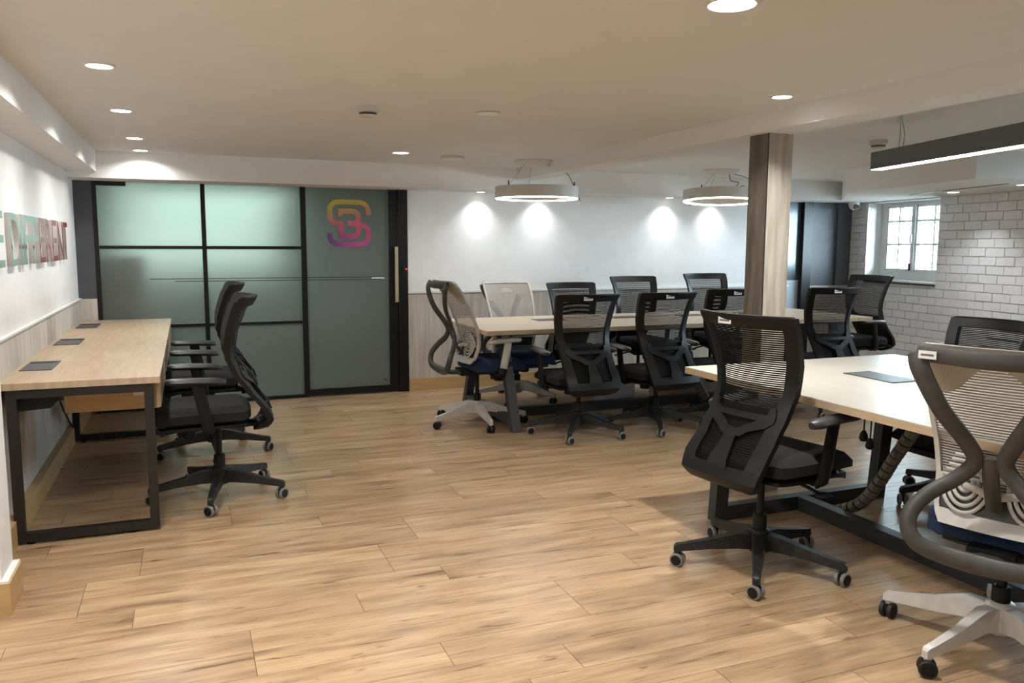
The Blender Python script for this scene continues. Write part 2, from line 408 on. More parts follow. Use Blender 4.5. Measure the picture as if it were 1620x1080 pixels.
def brick(bm, a, b, z0, z1, rr):
    d = [rr.uniform(-.003, .003) for _ in range(8)]; j = lambda s=.003: rr.uniform(-s, s)
    o_ = -.004-rr.uniform(0, .006)
    fv = [(a+.005+j(), o_+d[0]*.5, z0+.004+j(.0025)), (b-.005+j(), o_+d[1]*.5, z0+.004+j(.0025)), (b-.005+j(), o_+d[2]*.5, z1-.004+j(.0025)), (a+.005+j(), o_+d[3]*.5, z1-.004+j(.0025))]
    c = [(a+.0015, .006, z0+.001), (b-.0015, .006, z0+.001), (b-.0015, .006, z1-.001), (a+.0015, .006, z1-.001)]
    loft(bm, [c, fv])
while zr > .02:
    z1 = zr; z0 = zr-H; s = -.02 - (.105 if r_i % 2 else 0) - rb.uniform(0, .03)
    while s < 4.6:
        Lb = .21+rb.uniform(-.012, .012); a, b = max(s, 0.0), s+Lb
        if b-a > .03:
            segs = [(a, b)]
            if z1 > Z0+.02 and b > S0 and a < S1:
                segs = []
                if a < S0-.03: segs.append((a, S0))
                if b > S1+.03: segs.append((S1, b))
            if z1 > Z0+.02 and b > A0 and a < A1:
                segs = []
                if a < A0-.03: segs.append((a, A0))
                if b > A1+.03: segs.append((A1, b))
            for a_, b_ in segs:
                if nbk < 299 and z1 > .33 and a_ < 3.0:
                    bm = nb(); brick(bm, a_, b_, z0, z1, rb); wr_obj('brick', bm, 'brick', wr); nbk += 1
                else: brick(brest, a_, b_, z0, z1, rb)
        s += Lb
    zr -= H; r_i += 1
o = wr_obj('brick_rest', brest, 'brick', wr); o['kind'] = 'stuff'
def make_window(name, S0, S1, mid):
    obj('window_reveal', bx(S0-.001, S0+.012, .0, .30, Z0, Z1), 'white', wr)
    obj('window_reveal', bx(S1-.012, S1+.001, .002, .30, Z0, Z1), 'brick', wr)
    obj('window_sill', bx(S0-.02, S1+.02, -.02, .30, Z0-.008, Z0+.012), 'white', wr)
    obj('sill_edge', bx(S0+.03, S1-.01, -.026, -.012, Z0-.024, Z0-.008), 'blackmetal', wr)
    wn = struct(empty(name)); wn.matrix_world = WR
    wx0, wx1 = S0+.10, S1-.01
    def fbar(x0, x1, z0, z1, y0=.20, y1=.25, name='frame_bar'): return obj(name, bx(x0, x1, y0, y1, z0, z1, .004), 'white', wn)
    fbar(S0+.012, wx0, Z0+.012, Z1, .19, .27, 'jamb'); fbar(wx0, wx1, Z0+.012, Z0+.10, .19, .27, 'bottom_rail'); fbar(wx0, wx1, Z1-.03, Z1, .19, .27, 'top_rail')
    fbar(mid-.028, mid+.028, Z0+.10, Z1-.03, .18, .26, 'mullion')
    for xa, xb in ((wx0, mid-.028), (mid+.028, wx1)):
        fbar(xa, xa+.016, Z0+.10, Z1-.03); fbar(xb-.016, xb, Z0+.10, Z1-.03); fbar(xa, xb, Z0+.10, Z0+.135); fbar(xa, xb, Z1-.06, Z1-.03)
        c = (xa+xb)/2; fbar(c-.010, c+.010, Z0+.135, Z1-.06, .19, .235, 'glazing_bar')
        hh = (Z1-.06-Z0-.135)
        for q in (.40, .78): fbar(xa+.016, xb-.016, Z0+.135+hh*q-.011, Z0+.135+hh*q+.011, .192, .233, 'glazing_bar')
        for p in range(2):
            for q0, q1 in ((0, .40), (.40, .78), (.78, 1)):
                xs = (xa+.016, c) if p == 0 else (c, xb-.016)
                obj('pane', bx(xs[0]+.004, xs[1]-.004, .223, .227, Z0+.135+hh*q0, Z0+.135+hh*q1), 'glass', wn)
    obj('handle', bx(mid-.012, mid+.012, .15, .18, Z0+.42, Z0+.52, .004), 'white', wn)
    obj('stay_handle', bx(mid-.02, mid-.005, .16, .18, Z0+.12, Z0+.20), 'greymetal', wn)
    # portal: helps the sky light find its way in
    pl = area('window_portal', (0,0,0), S1-S0, 1, (1,1,1), shape='RECTANGLE', sy=Z1-Z0)
    pl.matrix_world = WR @ Matrix.Translation(((S0+S1)/2, .34, (Z0+Z1)/2)) @ Matrix.Rotation(R(-90), 4, 'X')
    pl.data.cycles.is_portal = True
make_window('window_1', S0, S1, .835)
make_window('window_2_added', A0, A1, (A0+A1)/2+.04)

# outside: ground and a tree beyond the window
g = obj('outdoor_ground', bx(8.7, 30, -6, 30, -.3, -.1), 'ground'); struct(g)
tr_ = empty('tree', (12.6, 10.3, -.1)); tag(tr_, 'leafy green tree outside the small-paned window', 'tree')
bm = nb(); sweep(bm, [(0,0,0), (.05,.02,.8), (0,.06,1.6), (.08,0,2.4)], lambda f: .10-.05*f, lambda f: .10-.05*f); obj('trunk', bm, 'bark', tr_, True)
bm = nb(); rl = random.Random(5)
for _ in range(1500):
    a = rl.uniform(0, 6.283); rr = rl.random()**.5; zz = rl.uniform(-1, 1); k = math.sqrt(max(0, 1-zz*zz))
    c = Vector((1.1*rr*k*math.cos(a), 1.3*rr*k*math.sin(a), 2.3+1.5*zz)); s = rl.uniform(.04, .08)
    t = Vector((rl.gauss(0,1), rl.gauss(0,1), rl.gauss(0,1))).normalized(); u = t.orthogonal().normalized()*s*.5; t = t*s
    vv = [bm.verts.new(c+t), bm.verts.new(c+u), bm.verts.new(c-t), bm.verts.new(c-u)]; bm.faces.new(vv)
obj('foliage', bm, 'leaf', tr_)['kind'] = 'stuff'

# ---------------- glass partition and door
gp = tag(empty('glass_partition', (0, YB, 0)), 'frosted glass partition in a black grid frame behind the long desk', 'partition')
def gbar(name, x0, x1, z0, z1, y0=-.025, y1=.035, par=None, mt='blackmetal'): return obj(name, bx(x0, x1, y0, y1, z0, z1), mt, par or gp)
gbar('post', -.705, -.672, 0, ZS); gbar('mullion', .128, .164, .03, ZS); gbar('post', .962, 1.01, 0, ZS)
gbar('rail', -.672, .962, 1.358, 1.386, -.02, .03); gbar('rail', -.672, .962, .688, .712, -.02, .03); gbar('bottom_rail', -.672, .962, 0, .03)
gbar('top_track', -.672, -.45, 1.878, ZS)
for x0, x1 in ((-.672, .128), (.164, .962)):
    for z0, z1 in ((.03, .688), (.712, 1.358), (1.386, ZS)):
        obj('pane', bx(x0, x1, .0, .010, z0, z1), 'frost', gp)
M['stripe'] = mat('clear_glass_stripe', (.05,.06,.06), .3)
for z in (1.100, 1.078): gbar('clear_stripe', -.30 if z > 1.09 else -.10, .962, z, z+.006, -.003, -.001, None, 'stripe')
dr = struct(empty('door_1', (0, YB, 0)), 'frosted sliding glass door with gradient logo')
gbar('bottom_rail', 1.01, 1.845, .012, .07, -.03, .03, dr); gbar('stile', 1.765, 1.845, .07, ZS-.005, -.03, .03, dr)
obj('pane', bx(1.01, 1.765, -.005, .005, .07, ZS-.005), 'frost', dr)
for z in (1.100, 1.078): gbar('clear_stripe', 1.01, 1.70, z, z+.006, -.0075, -.0055, dr, 'stripe')
gbar('clear_stripe', 1.60, 1.725, 1.086, 1.099, -.0078, -.0056, dr, 'white')
bm = nb(); box(bm, 1.812, 1.842, -.075, -.055, .865, 1.385)
box(bm, 1.820, 1.834, -.055, -.03, .90, .92); box(bm, 1.820, 1.834, -.055, -.03, 1.33, 1.35)
obj('handle', bm, 'brass', dr)
gbar('post', 1.852, 1.944, 0, ZS, -.04, .06, dr)
gbar('closer_channel', 1.846, 1.852, .9, 1.72, -.032, -.026, dr, 'greymetal')
gbar('reader', 1.885, 1.925, 1.09, 1.20, -.05, -.04, dr, 'plastic')
bm = nb(); lathe(bm, [(.007, -.052), (.007, -.045)], 10, 'Y', (1.925, 0, 1.175)); obj('led', bm, 'led', dr)
gbar('print_mark', 1.70, 1.735, .115, .13, -.0075, -.0055, dr, 'ink')
# logo: strokes on the glass, local origin at the logo centre
lg = nb(); LS = .40/740.
def lp(pts, k=3, wd=43, z=0., sm=True):
    P = catmull([(p[0], p[1], 0) for p in pts], k) if sm else [Vector((p[0], p[1], 0)) for p in pts]
    L_, R_ = [], []
    for i, p in enumerate(P):
        t = (P[min(i+1, len(P)-1)]-P[max(i-1, 0)]).normalized(); n = Vector((-t.y, t.x, 0))*wd
        for lst, q in ((L_, p+n), (R_, p-n)): lst.append(((q.x-580)*LS, (555-q.y)*LS))
    for y in (0., -.0012):
        pass
    fr_ = [(lg.verts.new((a[0], -.0012-z, a[1])), lg.verts.new((b[0], -.0012-z, b[1]))) for a, b in zip(L_, R_)]
    bk_ = [(lg.verts.new((a[0], 0, a[1])), lg.verts.new((b[0], 0, b[1]))) for a, b in zip(L_, R_)]
    for A, B in ((fr_, 0), (bk_, 1)):
        for (a, b), (c, d) in zip(A, A[1:]): lg.faces.new((a, b, d, c))
    for k2 in (0, 1):
        for a, c, e, g2 in zip(fr_, fr_[1:], bk_, bk_[1:]): lg.faces.new((a[k2], c[k2], g2[k2], e[k2]))
lp([(912,418), (908,350), (880,265), (800,212), (700,205), (420,205), (320,225), (262,300), (255,380), (262,470), (310,545), (390,565), (440,570)])
lp([(735,588), (800,588), (870,620), (908,690), (910,770), (885,860), (810,910), (700,912), (450,912), (350,905), (275,860), (250,790), (250,722)], z=.0002)
lp([(392,360), (560,357), (650,357), (715,385), (738,445), (720,520), (670,558), (555,562)], z=.0004)
lp([(670,562), (725,600), (742,665), (725,735), (650,776), (540,778), (388,778)], z=.0006)
lp([(436,525), (436,650), (436,778)], z=.0008)
lp([(392,425), (470,412)], wd=30, z=.001, sm=False)
obj('logo', lg, 'logo', dr, loc=(1.403, -.0062, 1.600))
# room behind the frosted glass
bm = nb(); box(bm, -1.0, 2.3, 10.1, 10.2, 0, 2.4); box(bm, -1.1, -1.0, YB+.15, 10.2, 0, 2.4); box(bm, 2.3, 2.4, YB+.15, 10.2, 0, 2.4); box(bm, -1.1, 2.4, YB+.15, 10.2, 2.4, 2.5)
struct(obj('wall_inner_room', bm, 'teal'))
struct(obj('floor_inner_room', bx(-1.1, 2.4, YB, 10.2, -.12, -.002), 'cabdark'))
struct(obj('wall_above_partition', bx(-1.1, 2.4, YB+.12, YB+.2, ZS, 2.5), 'paint'))
M['e_panel'] = emis('inner_room_glow', (.62,.92,.78), 2.2)
ip = empty('light_panel', (.38, 9.2, 1.95)); tag(ip, 'greenish glowing panel lamp behind the frosted glass', 'light')
obj('housing', bx(-.75, .75, -.3, .3, .0, .04), 'white', ip); obj('diffuser', bx(-.72, .72, -.27, .27, -.012, 0), 'e_panel', ip)
area('inner_room_lamp', (0, 0, -.03), 1.4, 9, (.80,.95,.88), ip, 'RECTANGLE', .5)
M['e_win'] = emis('lit_window_blind', (.76,.97,.86), 2.2)
iw = tag(empty('lit_window', (.15, 10.08, 0)), 'glowing pale green window blind behind the frosted glass', 'window')
obj('blind', bx(-.85, .85, -.02, 0, 1.12, 2.1), 'e_win', iw); obj('frame', bx(-.89, .89, -.015, .015, 1.07, 1.12), 'white', iw)
cb = empty('tall_cabinet', (-.62, 7.98, 0)); tag(cb, 'dark tall cabinet blurred behind the left glass panes', 'cabinet')
obj('body', bx(-.22, .26, 0, .4, .04, 1.30, .005), 'cabdark', cb); obj('plinth', bx(-.2, .24, .02, .38, 0, .04), 'plastic', cb); obj('door', bx(-.21, .25, -.018, 0, .06, 1.28), 'cabdark', cb)

# ---------------- column under the beam
cl = obj('wooden_column', bx(2.974, 3.122, 3.666, 3.820, 0, ZBM), 'column'); struct(cl)
M['columndark'] = noise_mat('dark_brown_board', (.06,.048,.036), (.14,.115,.09), (10,10,1.1), 2.2, .5, 0, 7., lo=.33, hi=.66)  # darker brown than the front and right column boards
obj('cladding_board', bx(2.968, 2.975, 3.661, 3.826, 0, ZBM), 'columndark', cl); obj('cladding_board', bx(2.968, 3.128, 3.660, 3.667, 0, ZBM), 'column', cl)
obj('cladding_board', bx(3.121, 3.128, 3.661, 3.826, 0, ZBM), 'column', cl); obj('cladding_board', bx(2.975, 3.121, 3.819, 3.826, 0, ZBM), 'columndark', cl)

# ================================================================== LIGHTS AND CEILING FITTINGS
def downlight(x, y, z, r, power, label, col=WARM, group='recessed ceiling downlights', lit=True, spread=146):
    t = tag(empty('downlight', (x, y, z)), label, 'downlight', group)
    bm = nb(); lathe(bm, [(r*1.22, 0), (r*1.22, -.004), (r*1.02, -.006), (r, -.003)], 28); obj('trim_ring', bm, 'white', t, True)
    bm = nb(); lathe(bm, [(r, -.003), (r*.98, -.0065)], 28); obj('diffuser', bm, 'e_down' if lit else 'offwhite', t)
    if lit: area('downlight_lamp', (0, 0, -.012), 2*r, power, col, t, spread=spread)
    return t
downlight(-.30, 3.785, ZC, .05, P_DOWN, 'recessed downlight nearest the camera in the left ceiling row')
downlight(-.30, 4.98, ZC, .05, P_DOWN, 'second recessed downlight in the left ceiling row, above the desk')
downlight(-.30, 6.22, ZC, .05, P_DOWN, 'third recessed downlight in the left ceiling row')
downlight(-.30, 7.0, ZC, .05, P_DOWN*.55, 'farthest downlight of the left row, close to the glass partition')
downlight(1.545, 2.10, ZC, .07, P_BIG, 'large recessed downlight at the top edge of the photo')
downlight(2.70, 3.25, ZC, .045, P_DOWN*2.0, 'recessed downlight beside the beam, left of the wooden column', spread=128)
downlight(1.59, 6.34, ZC, .06, P_DOWN*.8, 'recessed downlight in front of the glass door')
for x, y, k, lb in ((-.30, 2.55, 2.0, 'added downlight out of frame, continuing the left ceiling row before the pier'), (-.30, 1.3, 2.0, 'added downlight close to the camera, out of frame, in line with the left ceiling row'), (1.545, -.1, 1.2, 'added unseen downlight in the ceiling right above the camera'), (.5, -1.6, 1.2, 'added unseen downlight in the ceiling behind the camera')):
    downlight(x, y, ZC, .05, P_DOWN*k, lb)  # unseen downlights added to balance the light at the front of the room
WA = 'wall washing downlights under the back bulkhead'
wash = [(2.65, 'small downlight under the bulkhead left of the first ring lamp'), (3.30, 'small downlight hidden behind the first ring lamp'),
        (4.77, 'small downlight under the bulkhead left of the second ring lamp'), (5.37, 'small downlight hidden behind the second ring lamp')]
for x, lb in wash:
    t = downlight(x, YB-.115, ZS, .035, P_WASH, lb, COOL, WA, spread=105)
t = downlight(6.62, 5.55, ZS-.002, .05, P_BRICK, 'small downlight in the duct box beside the window', COOL, 'brick wall downlights', spread=110)
t = downlight(6.34, 4.66, ZS-.002, .05, P_BRICK, 'small downlight in the duct box at the right photo edge', COOL, 'brick wall downlights', spread=110)

def ring_lamp(cx, cy, zb, canx, cany, label, tangle):
    t = tag(empty('ring_pendant', (cx, cy, zb)), label, 'pendant lamp', 'ring pendants above the long table')
    Ro, Ri, hh = .355, .297, .095
    bm = nb(); lathe(bm, [(Ro, 0), (Ro, hh), (Ri, hh), (Ri, 0), (Ro, 0)], 56, caps=False); bmesh.ops.remove_doubles(bm, verts=bm.verts[:], dist=1e-5); 
    hs_ = obj('housing', bm, 'offwhite', t, True)
    bm = nb(); lathe(bm, [(Ro-.006, -.001), (Ro-.006, -.007), (Ri+.006, -.007), (Ri+.006, -.001), (Ro-.006, -.001)], 56, caps=False); bmesh.ops.remove_doubles(bm, verts=bm.verts[:], dist=1e-5); df_ = obj('diffuser', bm, 'e_ring', t)
    if tangle:      # this ring hangs slightly tilted, its near side higher
        for o_ in (hs_, df_): o_.matrix_local = Matrix.Rotation(R(-3.2), 4, Vector((.808, -.589, 0)))
    dx, dy, dz = canx-cx, cany-cy, ZC-zb
    bm = nb(); lathe(bm, [(.175, dz), (.175, dz-.010), (.12, dz-.040), (.02, dz-.045)], 36, c=(dx, dy, 0)); obj('canopy', bm, 'offwhite', t, True)
    for i, a in enumerate((200, 330, 80)):
        e = (Ro*.9*math.cos(R(a)), Ro*.9*math.sin(R(a)), hh); s = (dx+.11*math.cos(R(a)), dy+.11*math.sin(R(a)), dz-.035)
        bm = nb(); mp = ((e[0]+s[0])/2+(.05 if i == 1 else 0), (e[1]+s[1])/2, (e[2]+s[2])/2+(.03 if i == 1 else 0))
        r = .0035 if i == 1 else .0016
        sweep(bm, [s, mp, e], r, r, n=6); obj('hanging_wire', bm, 'wire', t)
        bm = nb(); lathe(bm, [(.008, hh), (.006, hh+.04)], 8, c=(e[0], e[1], 0)); obj('gripper', bm, 'plate', t)
    if tangle:
        bm = nb(); p = [(dx+.06, dy-.05, dz-.04), (dx+.07, dy-.06, dz-.10), (dx+.13, dy-.1, dz-.12), (dx+.10, dy-.1, dz-.17), (dx+.17, dy-.12, dz-.15), (dx+.21, dy-.14, dz-.19), (dx+.22, dy-.16, hh)]
        sweep(bm, p, .006, .006, n=6); obj('cable', bm, 'wire', t)
    bm = nb(); sgn = -1 if tangle else 1
    sweep(bm, [(sgn*(Ro+.01), -.05, .03), (sgn*(Ro+.03), -.05, -.01), (sgn*(Ro+.025), -.05, -.05)], .004, .004, n=6); obj('loose_wire', bm, 'plate', t)
ring_lamp(2.79, 6.42, 1.80, 2.79, 6.48, 'white ring pendant lamp hanging left, in front of the beam end', False)
ring_lamp(4.70, 6.45, 1.825, 4.76, 6.55, 'white ring pendant lamp hanging right, beside the wooden column', True)

# linear pendant
ang = math.atan2(2.56-3.68, 3.463-3.759)
lp_ = tag(empty('linear_pendant', (3.765, 3.69, 1.85), ang), 'long dark grey linear pendant lamp above the near right table', 'pendant lamp')
obj('housing', bx(0, 2.4, -.035, .035, .0, .098, .003), 'lampgrey', lp_)
obj('diffuser', bx(.004, 2.396, -.030, .030, -.004, .001), 'e_lin', lp_)
for x in (.22, 2.1):
    bm = nb(); sweep(bm, [(x, 0, .098), (x+.006, 0, .18), (x, 0, ZC-1.85)], .0025, .0025, n=6); obj('hanging_wire', bm, 'wire', lp_)
    bm = nb(); sweep(bm, [(x+.02, .01, .098), (x+.03, .01, .16), (x+.01, .015, .21), (x-.01, .01, ZC-1.85)], .004, .004, n=6); obj('cable', bm, 'offwhite', lp_)
    bm = nb(); lathe(bm, [(.012, ZC-1.85), (.012, ZC-1.85-.035)], 10, c=(x, 0, 0)); obj('ceiling_anchor', bm, 'offwhite', lp_)

def detector(x, y, label):
    t = tag(empty('smoke_detector', (x, y, ZC)), label, 'smoke detector', 'ceiling smoke detectors')
    bm = nb(); lathe(bm, [(.060, 0), (.060, -.028), (.052, -.034)], 24); obj('base', bm, 'offwhite', t, True)
    bm = nb(); lathe(bm, [(.046, -.034), (.046, -.046)], 24); obj('sensor_slot', bm, 'plate', t)
    bm = nb(); lathe(bm, [(.048, -.046), (.040, -.056), (.01, -.06)], 24); obj('cap', bm, 'offwhite', t, True)
detector(.913, 4.33, 'round smoke detector on the ceiling in front of the glass partition')
detector(4.41, 4.31, 'smoke detector on the ceiling behind the linear pendant')
def disc(x, y, r, h, label):
    t = tag(empty('ceiling_disc', (x, y, ZC)), label, 'ceiling speaker', 'white ceiling discs')
    bm = nb(); lathe(bm, [(r, 0), (r, -h*.7), (r*.93, -h)], 32); obj('rim', bm, 'offwhite', t, True)
    bm = nb(); lathe(bm, [(r*.88, -h), (r*.5, -h-.002), (.01, -h-.003)], 32); obj('cover', bm, 'white', t, True)
disc(1.562, 4.27, .07, .008, 'flat white disc in the middle of the main ceiling')
disc(2.05, 6.45, .10, .022, 'raised white disc on the ceiling left of the first ring lamp')
t = tag(empty('security_camera', (7.18, 7.33, ZS)), 'white dome security camera in the corner above the dark wall panel', 'security camera')
bm = nb(); lathe(bm, [(.062, 0), (.062, -.03), (.05, -.06), (.03, -.085), (.01, -.092)], 24); obj('dome', bm, 'white', t, True)
bm = nb(); lathe(bm, [(.034, -.06), (.034, -.045), (.01, -.04)], 18, 'Y', (-.012, .0, -.055)); obj('lens_ring', bm, 'lens', t, True)

# ---------------- wall lettering
lt = tag(empty('wall_lettering', (XL+.012, 0, 1.285)), 'glossy raised lettering BE DIFFERENT on the left wall, half grey half red', 'wall sign')
def letter(ch, y0, wd, mt):
    cu = bpy.data.curves.new('letter', 'FONT'); cu.body = ch; cu.extrude = .012; cu.size = 1.
    o = bpy.data.objects.new('tmp', cu); COL.objects.link(o); bpy.context.view_layer.update()
    me = bpy.data.meshes.new_from_object(o); bpy.data.objects.remove(o)
    xs = [v.co.x for v in me.vertices]; ys = [v.co.y for v in me.vertices]
    sx = wd/(max(xs)-min(xs)); sy = .27/(max(ys)-min(ys)); mx_, my_ = min(xs), min(ys)
    for v in me.vertices: v.co = Vector((v.co.z, (v.co.x-mx_)*sx, (v.co.y-my_)*sy))
    me.materials.clear(); me.materials.append(M[mt]); me.materials.append(M['acryls'])
    for p in me.polygons: p.material_index = 0 if abs(p.normal.x) > .7 else 1
    o = bpy.data.objects.new('letter', me); COL.objects.link(o); o.parent = lt; o.location = (0, y0, 0)
    # text reads left to right seen from the room: +Y is left to right on this wall
yp = 4.17
for ch, wd, mt in [('B',.2,'acrylg'), ('E',.18,'acrylg'), (' ',.10,''), ('D',.24,'acrylg'), ('I',.07,'acrylg'), ('F',.20,'acrylg'), ('F',.20,'acrylg'), ('E',.21,'acrylr'), ('R',.24,'acrylr'), ('E',.21,'acrylr'), ('N',.25,'acrylr'), ('T',.22,'acrylr')]:
    if ch != ' ': letter(ch, yp, wd, mt)
    yp += wd+.035

# ================================================================== FURNITURE
TZ = .767
# long wall desk
ld = tag(empty('long_desk', (0, 0, 0)), 'long oak desk with black box frames along the left wall', 'desk')
obj('desktop', bx(XL+.002, -.143, 4.21, YB-.03, TZ-.032, TZ, .002), 'lamptop', ld)
def box_frame(y, par, x0=XL+.05, x1=-.175):
    s = .042; bm = nb()
    box(bm, x0, x1, y, y+s, TZ-.032-s, TZ-.032); box(bm, x0, x1, y, y+s, .012, .012+s)
    box(bm, x0, x0+s, y, y+s, .012+s, TZ-.032-s); box(bm, x1-s, x1, y, y+s, .012+s, TZ-.032-s)
    o = obj('leg_frame', bm, 'deskmetal', par)
    for x in (x0+.06, x1-.12):
        bm = nb(); lathe(bm, [(.018, 0), (.018, .006), (.006, .007), (.006, .014)], 12, c=(x, y+s/2, 0)); obj('levelling_foot', bm, 'plastic', o)
for y in (4.225, 6.34, YB-.16): box_frame(y, ld)
obj('crossbar', bx(XL+.06, XL+.10, 4.26, YB-.1, TZ-.074, TZ-.033), 'deskmetal', ld)
obj('crossbar', bx(-.235, -.195, 4.26, YB-.1, TZ-.074, TZ-.033), 'deskmetal', ld)
bm = nb(); loft(bm, [[(XL+.06, 4.28, TZ-.075), (XL+.28, 4.28, TZ-.075), (XL+.22, 4.28, TZ-.135), (XL+.06, 4.28, TZ-.145)], [(XL+.06, 7.3, TZ-.075), (XL+.28, 7.3, TZ-.075), (XL+.22, 7.3, TZ-.135), (XL+.06, 7.3, TZ-.145)]])
obj('cable_tray', bm, 'plastic', ld)
for yc, L in ((4.78, .34), (5.90, .34), (7.0, .34)):
    f = obj('cable_flap', bx(-.80, -.655, yc-L/2, yc+L/2, TZ, TZ+.004, .001), 'plate', ld)
    obj('flap_slot', bx(-.79, -.665, yc+L/2-.075, yc+L/2-.025, TZ+.004, TZ+.0055), 'cable', f)
for i, yc in enumerate((4.55, 5.75, 6.75)):
    d = obj('drawer', bx(-.60, -.165, yc, yc+.42, TZ-.215, TZ-.074), 'drawer', ld)
    obj('drawer_front', bx(-.165, -.147, yc-.26, yc+.68, TZ-.165, TZ-.033), 'lamptop', d)
    st = obj('sticker', bx(-.285, -.215, yc-.0015, yc, TZ-.145, TZ-.115), 'sticker', d)
    obj('drawer_bracket', bx(-.635, -.60, yc+.02, yc+.03, TZ-.15, TZ-.09), 'greymetal', d)
# power cable from the tray
cbz = nb(); sweep(cbz, [(XL+.09, 5.55, .60), (XL+.06, 5.75, .42), (XL+.055, 6.1, .22), (XL+.06, 6.5, .03)], .005, .005, n=6)
tag(obj('power_cable', cbz, 'cable'), 'black cable hanging under the long wall desk to the skirting', 'cable')

def table_top(par, x0, x1, y0, y1, mt):
    obj('tabletop', bx(x0, x1, y0, y1, TZ-.004, TZ), mt, par); obj('edge_board', bx(x0, x1, y0, y1, TZ-.034, TZ-.004), 'tedge', par)
def leg(par, a, b, sx=.07, sy=.07, name='leg', mt='greymetal'):
    bm = nb(); hx, hy = sx/2, sy/2
    loft(bm, [[(p[0]+i*hx, p[1]+j*hy, p[2]) for i, j in ((-1,-1), (1,-1), (1,1), (-1,1))] for p in (a, b)])
    return obj(name, bm, mt, par)
# long table by the back wall
TAx0, TAx1, TAy0, TAy1 = 2.05, 5.80, 5.62, 6.72
ta = tag(empty('long_table', (0, 0, 0)), 'long maple table with slanted grey legs in front of the white wall', 'table')
table_top(ta, TAx0, TAx1, TAy0, TAy1, 'tabletop')
for x in (2.26, 5.60):
    l1 = leg(ta, (x, 5.86, TZ-.034), (x, 5.56, 0)); leg(ta, (x, 6.40, TZ-.034), (x, 6.72, 0))
    if x < 3: obj('sticker', bx(x-.025, x+.025, 5.79, 5.8, TZ-.085, TZ-.06), 'sticker', l1)
    obj('top_bar', bx(x-.03, x+.03, 5.80, 6.48, TZ-.075, TZ-.034), 'greymetal', ta)
    obj('floor_bar', bx(x-.03, x+.03, 5.62, 6.68, .04, .10), 'greymetal', ta)
obj('stretcher', bx(2.26, 5.60, 6.07, 6.13, .0, .075), 'greymetal', ta)
obj('apron_rail', bx(2.26, 5.60, 5.90, 5.94, TZ-.075, TZ-.034), 'greymetal', ta); obj('apron_rail', bx(2.26, 5.60, 6.34, 6.38, TZ-.075, TZ-.034), 'greymetal', ta)
for xc in (2.88, 3.62, 4.30, 5.0): obj('cable_flap', bx(xc-.14, xc+.14, 6.25, 6.41, TZ, TZ+.004, .001), 'plate', ta)
for i, (x0, xm, x1) in enumerate(((3.13, 3.25, 3.66), (3.93, 4.17, 4.56))):
    t = tag(empty('cable_box', (x0, 6.20, 0)), ('grey and wood floor box under the long table, left of two' if i == 0 else 'grey and wood floor box under the long table, right of two'), 'floor box', 'boxes under the long table')
    obj('panel', bx(xm-x0, x1-x0, 0, .2, 0, .30), 'pedestal', t); obj('wood_panel', bx(0, xm-x0-.002, -.01, .2, 0, .30), 'tedge', t)
# near table
TBx0, TBx1, TBy0, TBy1 = 2.43, 3.89, .95, 3.60
tb = tag(empty('meeting_table', (0, 0, 0)), 'pale maple table with dark grey frame at the right, beside the column', 'table')
table_top(tb, TBx0, TBx1, TBy0, TBy1, 'tabletop2')
for y in (3.36, 1.25):
    leg(tb, (2.53, y, TZ-.034), (2.49, y, 0), .075, .06); leg(tb, (3.62, y, TZ-.034), (3.56, y, 0), .075, .06)
    obj('floor_bar', bx(2.53, 3.53, y-.028, y+.028, 0, .075), 'greymetal', tb)
    obj('top_bar', bx(2.53, 3.70, y-.028, y+.028, TZ-.085, TZ-.034), 'greymetal', tb)
obj('stretcher', bx(2.985, 3.05, 1.28, 3.34, 0, .075), 'greymetal', tb)
obj('apron_rail', bx(2.75, 2.80, 1.25, 3.36, TZ-.085, TZ-.034), 'greymetal', tb)
for y in (2.97, 1.75): obj('cable_flap', bx(3.05, 3.22, y-.155, y+.155, TZ, TZ+.004, .001), 'plate', tb)
obj('cable_tray', bx(2.95, 3.25, 1.4, 3.2, TZ-.12, TZ-.04), 'plastic', tb)

def cable_chain(name, label, path, r=.034):
    t = tag(empty(name, path[-1]), label, 'cable chain')
    P = catmull(path, 24); acc = 0; base = Vector(path[-1])
    # even samples
    out = [P[0]]; 
    for a, b in zip(P, P[1:]):
        acc += (b-a).length
        if acc > .042: out.append(b); acc = 0
    bm = nb(); sweep(bm, [p-base for p in out], r*.45, r*.45, n=8, smooth=False); obj('core', bm, 'cable', t)
    for a, b in zip(out, out[1:]):
        d = (b-a); c = (a+b)/2-base
        bm = nb(); q = d.normalized()*.018
        sweep(bm, [c-q, c-q*.95, c+q*.95, c+q], r, r*.8, n=8, smooth=False); obj('link', bm, 'chain', t)
    bm = nb(); lathe(bm, [(.05, 0), (.05, .012), (.03, .02)], 16, c=(0, 0, -base.z)); obj('foot', bm, 'chain', t)
cable_chain('cable_chain', 'grey segmented cable chain curling from the near table to the floor', [(3.12, 2.66, .68), (3.12, 2.76, .52), (3.12, 2.842, .392), (3.12, 2.921, .255), (3.11, 3.02, .12), (3.10, 3.16, .035)])
cable_chain('cable_chain', 'grey segmented cable chain under the long table beside a black chair', [(4.05, 6.0, .70), (4.08, 6.0, .45), (4.167, 6.0, .224), (4.28, 6.0, .04)], .04)
